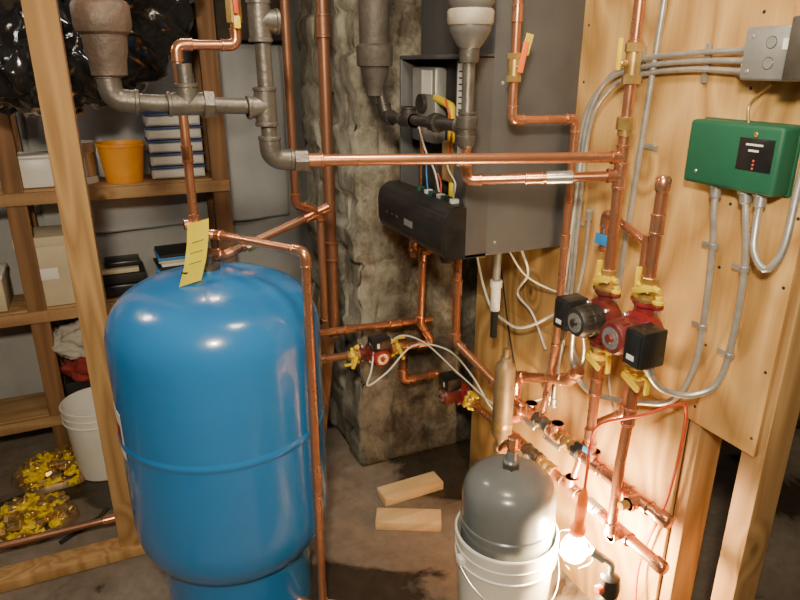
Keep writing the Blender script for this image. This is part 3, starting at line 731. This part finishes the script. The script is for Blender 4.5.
b.cable([(.84,2.12,.70),(.80,2.06,.62),(.78,2.05,.56),(.86,2.05,.60),(.97,2.05,.69),(1.08,1.98,.68),(1.14,1.9,.60),(1.16,1.8,.52),(1.17,1.72,.50)],.0035,wire)
b.cable([(.88,2.1,.68),(.92,2.05,.74),(1.0,2.0,.71),(1.1,1.9,.60),(1.15,1.7,.56),(1.24,1.58,.64)],.003,wire)
b.done()
b=B('extension_cord');b.cable([(.46,1.66,.008),(.52,1.62,.006),(.60,1.52,.006),(.70,1.46,.006),(.8,1.38,.006)],.0045,wire);b.done()
b=B('thermostat_wire')
b.cable([(1.255,1.0,1.58),(1.262,1.01,1.62),(1.265,.97,1.66)],.003,brass)
b.cable([(1.262,1.30,.98),(1.268,1.33,.84),(1.262,1.28,.72)],.003,wire);b.done()
b=B('blue_tag');b.box((1.185,1.33,1.255),(.003,.04,.03),blueL,rot=(.1,0,.3),bev=.001);b.sweep([(1.19,1.33,1.27),(1.195,1.335,1.29),(1.2,1.34,1.3)],.0015,blueL,6);b.done()
b=B('blue_tag');b.box((1.145,1.25,.655),(.003,.03,.02),blueL,rot=(.1,0,.3),bev=.001);b.sweep([(1.145,1.25,.665),(1.15,1.25,.69)],.0015,blueL,6);b.done()

# ------------------------------------------------------------------ bucket + expansion tank
EC=V((.937,1.323,0))
pail('plastic_bucket',EC,.130,.149,.402,white,True,.15)
b=B('expansion_tank')
b.lathe([(0,.03),(.06,.032),(.11,.05),(.132,.09),(.136,.12),(.136,.43),(.1395,.434),(.1395,.446),(.136,.450),(.136,.46),(.136,.515),(.134,.54),(.128,.56),(.117,.577),(.10,.59),(.075,.601),(.045,.608),(.025,.611),(.022,.615),(.022,.632),(.016,.636),(.014,.665),(.0,.666)],EC,Z,tankg,64)
b.hexa(EC+Z*.61,EC+Z*.63,.026,steel);b.cyl(EC+Z*.63,EC+Z*.70,.011,copper);b.cyl(EC+Z*.675,EC+Z*.71,.015,copperF)
b.lathe([(.1368,.46),(.1372,.46),(.1372,.51),(.1368,.51)],EC,Z,whitep,10,ang=(math.radians(318),math.radians(338)),cap=False)
b.done(35)

# ------------------------------------------------------------------ drop light
bulbm=M('glowing_bulb',(1.0,.70,.36),emit=1500)
root=bpy.data.objects.new('drop_light',None);COL.objects.link(root)
b=B('bulb');BC=V((1.055,1.158,.412))
b.lathe([(0,-.042),(.016,-.040),(.029,-.028),(.037,-.008),(.037,.004),(.028,.026),(.016,.040),(.014,.046)],BC,Z,bulbm,28);o=b.done();o.parent=root
b=B('handle')
b.lathe([(.018,.044),(.022,.047),(.022,.065),(.016,.075),(.0145,.09),(.0155,.13),(.014,.16),(.010,.175),(.005,.19),(0,.19)],BC,V((.12,.05,1)),orange,28)
for k in range(4):
    t=math.pi*.15+k*math.pi*.5;dx=math.cos(t);dy=math.sin(t)
    b.sweep(b.smooth([BC+V((dx*.02,dy*.02,.055)),BC+V((dx*.05,dy*.05,.03)),BC+V((dx*.053,dy*.053,-.02)),BC+V((dx*.02,dy*.02,-.06))],8),.0016,foil,8)
b.cable([BC+V((.022,.01,.185)),(1.085,1.175,.66),(1.10,1.19,.72),(1.10,1.16,.80),(1.13,1.05,.88),(1.2,1.03,.90),(1.26,1.035,.86),(1.262,1.05,.6),(1.25,1.1,.3),(1.2,1.0,.03)],.0042,redcord)
o=b.done();o.parent=root
b=B('propane_torch')
c=V((1.105,1.06,0))
b.lathe([(0,0),(.034,0),(.038,.006),(.038,.26),(.034,.285),(.022,.302),(.014,.308),(.014,.32)],c,Z,blackiron,32)
b.lathe([(.018,.315),(.028,.32),(.030,.345),(.026,.375),(.012,.385)],c,Z,black,28)
b.cyl(c+V((-.02,0,.345)),c+V((-.045,0,.345)),.012,redcord)
b.pipe([c+V((0,0,.375)),c+V((0,0,.42)),c+V((-.03,.02,.44))],.009,foil,fit=False,fr=.02);b.cyl(c+V((-.02,.013,.43)),c+V((-.05,.033,.455)),.013,foil)
b.done()

# ------------------------------------------------------------------ lumber on the floor
b=B('lumber_offcut');b.box((.975,2.082,.02),(.27,.089,.038),board,rot=(0,0,.03));b.done()
b=B('lumber_offcut');b.box((.885,1.905,.02),(.255,.089,.038),board,rot=(0,0,-.46));b.done()
b=B('leaning_board');b.box((.70,2.42,.38),(.09,.02,.8),studd,rot=(-.32,.25,0));b.done()
b=B('leaning_board');b.box((.62,2.6,.36),(.07,.02,.74),studd,rot=(-.3,.1,0));b.done()
b=B('storage_tote');b.box((2.75,.75,.16),(.45,.35,.3),binb,bev=.02);b.box((2.75,.75,.32),(.48,.38,.03),binb,bev=.01);b.done()

# ------------------------------------------------------------------ lights
def area(name,loc,tgt,size,e,col):
    l=bpy.data.lights.new(name,'AREA');l.shape='DISK';l.size=size;l.energy=e;l.color=col
    o=bpy.data.objects.new(name,l);o.location=loc;o.rotation_euler=(V(tgt)-V(loc)).to_track_quat('-Z','Y').to_euler();COL.objects.link(o)
area('ceiling_lamp_or_fill',(-.15,-.15,2.2),(.6,1.6,.8),.2,58,(1,.85,.60))
area('ceiling_lamp_or_fill',(-1.0,2.5,2.36),(-.5,2.7,0),.3,16,(1,.88,.72))
area('ceiling_lamp_or_fill',(.30,2.55,2.38),(.4,3.2,1.0),.25,15,(1,.9,.76))  # added fill that brightens the back wall, no fixture there
area('ceiling_lamp_or_fill',(.6,1.0,2.38),(.7,1.7,0),.3,14,(1,.86,.64))  # added fill over the pipe area, not an actual fixture
area('ceiling_lamp_or_fill',(2.4,.2,2.36),(2.4,.6,0),.3,3,(1,.88,.74))
w=bpy.data.worlds.new('w');bpy.context.scene.world=w;w.use_nodes=True
w.node_tree.nodes['Background'].inputs[0].default_value=(.9,.85,.8,1);w.node_tree.nodes['Background'].inputs[1].default_value=.05

cam=bpy.data.cameras.new('camera');cam.lens=29.25;cam.sensor_width=36;cam.clip_start=.02
o=bpy.data.objects.new('camera',cam);o.location=(0,0,1.7);o.rotation_euler=(math.radians(70),0,math.radians(-24));COL.objects.link(o)
bpy.context.scene.camera=o
